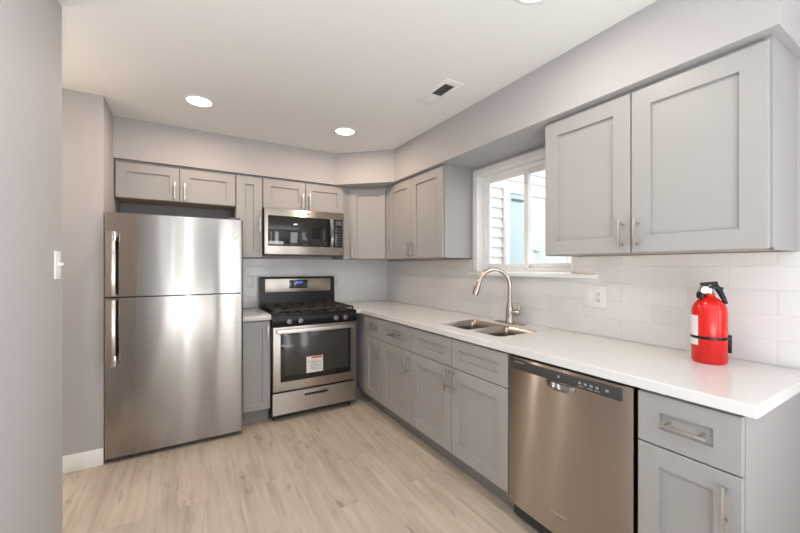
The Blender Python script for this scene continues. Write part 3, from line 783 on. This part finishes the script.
# ------------------------------------------------------------------ fire extinguisher
t = thing('fire_extinguisher', 'red fire extinguisher standing on the white counter', 'fire extinguisher', (-.170, -2.882, CT1 + .0004), math.radians(0))
R = .060
MB().lathe([(R - .006, 0), (R, .008), (R, .215), (R - .003, .235), (R - .012, .254), (R - .026, .268), (.022, .277), (.018, .283), (.018, .292), (0, .292)], 40).build('cylinder', 'red', t, 'glossy red tank')
# directions: towards the camera-left side of the room
lf_ = Vector((-.62, .78, 0)).normalized()
up = Vector((0, 0, 1))
MB().cyl((0, 0, .288), (0, 0, .318), .014, 20, .002).build('valve_neck', 'nickel', t, 'bright metal valve')
v = MB(); v.tube([Vector((0, 0, .308)), lf_ * .028 + up * .308], .010, 14).build('gauge_stem', 'nickel', t)
MB().cyl(lf_ * .026 + up * .308 + Vector((-.006, -.006, 0)), lf_ * .026 + up * .308 + Vector((-.020, -.02, 0)), .017, 20, .002).build('pressure_gauge', 'nickel', t, 'round silver pressure gauge')
def lever(p, q, wd, th):
    b = MB(); p, q = Vector(p), Vector(q); d = (q - p); sd = d.cross(up).normalized() * wd
    n = sd.cross(d).normalized() * th
    bm = bmesh.new(); vs = []
    for pt, s in ((p, 1), (p + d * .5, 1.0), (q, .8)):
        vs.append([bm.verts.new(pt + a * sd * s + c * n) for a, c in ((-1, -1), (1, -1), (1, 1), (-1, 1))])
    for a, c in zip(vs, vs[1:]):
        for k in range(4): bm.faces.new((a[k], a[(k + 1) % 4], c[(k + 1) % 4], c[k]))
    bm.faces.new(vs[0]); bm.faces.new(vs[-1])
    bmesh.ops.bevel(bm, geom=bm.edges[:], offset=.0015, segments=2, affect='EDGES')
    b.merge(bm, True); return b
bk = Vector((.42, -.90, 0)).normalized()
lever(lf_ * .030 + up * .330, bk * .026 + up * .337, .012, .0075).build('top_lever', 'black', t, 'black squeeze lever')
lever(lf_ * .020 + up * .322, bk * .044 + up * .314, .011, .006).build('carry_handle', 'black', t, 'black carry handle')
MB().tube([lf_ * .006 + up * .318, lf_ * .022 + up * .306, lf_ * .030 + up * .288, lf_ * .028 + up * .272], [.010, .013, .015, .015], 16).build('nozzle', 'black', t, 'black discharge nozzle')
MB().tube([bk * .008 + up * .326, bk * .022 + up * .322, bk * .034 + up * .302, bk * .046 + up * .272, bk * .054 + up * .250], [.009, .011, .011, .009, .007], 14).build('hose', 'black', t, 'black hose curving behind the tank')
MB().tube([Vector((-.012, -.006, .328)) + up * .0, Vector((-.024, -.012, .330)), Vector((-.024, -.002, .322)), Vector((-.013, .002, .324))], .0018, 8).build('pull_pin', 'chrome', t, 'silver pull pin')
b = MB(); b.lathe([(R + .0003, .103), (R + .003, .103), (R + .003, .114), (R + .0003, .114)], 40)
b.build('strap', 'black', t, 'black holding strap')
rt = Vector((.50, -.866, 0))
b = MB(); b.cyl(rt * (R + .006) + up * .045, rt * (R + .006) + up * .120, .0075, 12, .002)
b.build('strap_clip', 'black', t, 'black strap clip')
# paper label wrapped on the left flank
bm = bmesh.new(); a0, a1 = math.radians(70), math.radians(162); cols = []
for k in range(15):
    a = a0 + (a1 - a0) * k / 14
    cols.append([bm.verts.new((rr * math.cos(a), rr * math.sin(a), z)) for rr, z in ((R + .0004, .075), (R + .0012, .075), (R + .0012, .200), (R + .0004, .200))])
for a, c in zip(cols, cols[1:]):
    for k in range(4): bm.faces.new((a[k], a[(k + 1) % 4], c[(k + 1) % 4], c[k]))
bm.faces.new(cols[0]); bm.faces.new(cols[-1])
b = MB(); b.merge(bm, True); lb = b.build('paper_label', 'paper', t, 'white instruction label')

# ------------------------------------------------------------------ outlets and switch
def plate(name, label, cat, loc, rotz, gangs, kinds, hgt=.118):
    t = thing(name, label, cat, loc, rotz)
    pit = .060 if gangs > 1 else .046
    wd = .072 + (gangs - 1) * (pit + .012)
    MB().box(-wd / 2, wd / 2, -.006, 0, -hgt / 2, hgt / 2, .002).build('cover_plate', 'white', t)
    for i, k in enumerate(kinds):
        x = (i - (gangs - 1) / 2) * pit
        if k == 'outlet':
            o = MB().box(x - .017, x + .017, -.0085, -.004, -.034, .034, .002).build('receptacle', 'white', t)
            b = MB()
            for zc in (-.018, .018):
                b.box(x - .008, x - .006, -.0095, -.008, zc - .003, zc + .006).box(x + .005, x + .007, -.0095, -.008, zc - .003, zc + .005)
                b.cyl((x, -.008, zc - .009), (x, -.0095, zc - .009), .0025, 10)
            b.build('slots', 'slot', o, 'dark plug slots')
        elif k == 'rocker':
            MB().box(x - .0165, x + .0165, -.0095, -.004, -.033, .033, .003).build('rocker', 'white', t)
        else:
            MB().box(x - .006, x + .006, -.007, -.005, -.013, .013, .001).box(x - .004, x + .004, -.022, -.005, -.001, .011, .002).build('toggle', 'white', t)
    return t
plate('wall_outlet', 'white double cover plate with switch and outlet right of the sink window', 'outlet', (-.0083, -2.288, 1.143), HR, 2, ['rocker', 'outlet'], .128)
plate('wall_outlet', 'white outlet on the tiled back wall right of the range', 'outlet', (-.607, BY - .0083, 1.170), 0, 1, ['outlet'])
plate('light_switch', 'white toggle light switch on the near left wall', 'switch', (LX + .0003, -1.478, 1.327), PI / 2, 1, ['toggle'])

# ------------------------------------------------------------------ ceiling fixtures
def downlight(x, y, label, k=1.0, col=None):
    t = thing('recessed_downlight', label, 'ceiling light', (x, y, CZ), 0, 'recessed ceiling downlights')
    MB().lathe([(.074, -.0005), (.094, -.0005), (.096, -.003), (.090, -.007), (.078, -.008), (.074, -.004)], 40).build('trim_ring', 'trim', t)
    MB().lathe([(0, -.0006), (.075, -.0006), (.075, -.005), (.06, -.0062), (0, -.0065)], 40).build('lens', 'lens', t, 'glowing white lens')
    l = bpy.data.lights.new('downlight_lamp', 'AREA'); l.shape = 'DISK'; l.size = .15; l.energy = DOWN_W * k; l.color = col or DOWN_COL
    o = bpy.data.objects.new('downlight_lamp', l); C.objects.link(o); o.parent = t; o.location = (0, 0, -.012)
    return t
downlight(-2.010, -.700, 'glowing recessed ceiling light in front of the refrigerator, left of the two')
downlight(-.943, -.704, 'glowing recessed ceiling light near the corner above the range')
downlight(-.862, -2.549, 'glowing recessed ceiling light cut off at the top edge of the photo', .6, (1.0, .90, .80))
downlight(-2.010, -2.60, 'added unseen ceiling light over the entry side, above the top edge of the photo', .5, (1.0, .90, .80))  # unseen fourth fixture, added for its light
# register on the ceiling
t = thing('ceiling_vent', 'white ceiling register with a dark grille by the soffit', 'vent', (-.668, -1.635, CZ))
b = MB()
hw, hl = .066, .172; gx0, gx1, gy0, gy1 = -.038, .038, -.120, .026
for a in ((-hw, gx0, -hl, hl), (gx1, hw, -hl, hl), (gx0, gx1, -hl, gy0), (gx0, gx1, gy1, hl)): b.box(a[0], a[1], a[2], a[3], -.005, -.0004, .001)
b.build('frame', 'ceil', t)
MB().box(gx0, gx1, gy0, gy1, -.0016, -.0005).build('duct_opening', 'slot', t, 'dark duct opening')
for i in range(8):
    x = gx0 + .003 + i * .0092
    MB().prism([(x, -.005), (x + .0020, -.005), (x + .006, -.0018), (x + .0040, -.0018)], gy0, gy1, 0, Matrix(((1, 0, 0, 0), (0, 0, 1, 0), (0, 1, 0, 0), (0, 0, 0, 1)))).build('louver', 'louver', t)

# added, unseen warm fill light in the side hall
l = bpy.data.lights.new('hall_fill_light', 'POINT'); l.energy = 7; l.color = (1.0, .78, .58); l.shadow_soft_size = .07
o = bpy.data.objects.new('hall_fill_light', l); C.objects.link(o); o.location = (-3.2, -.85, 1.95)
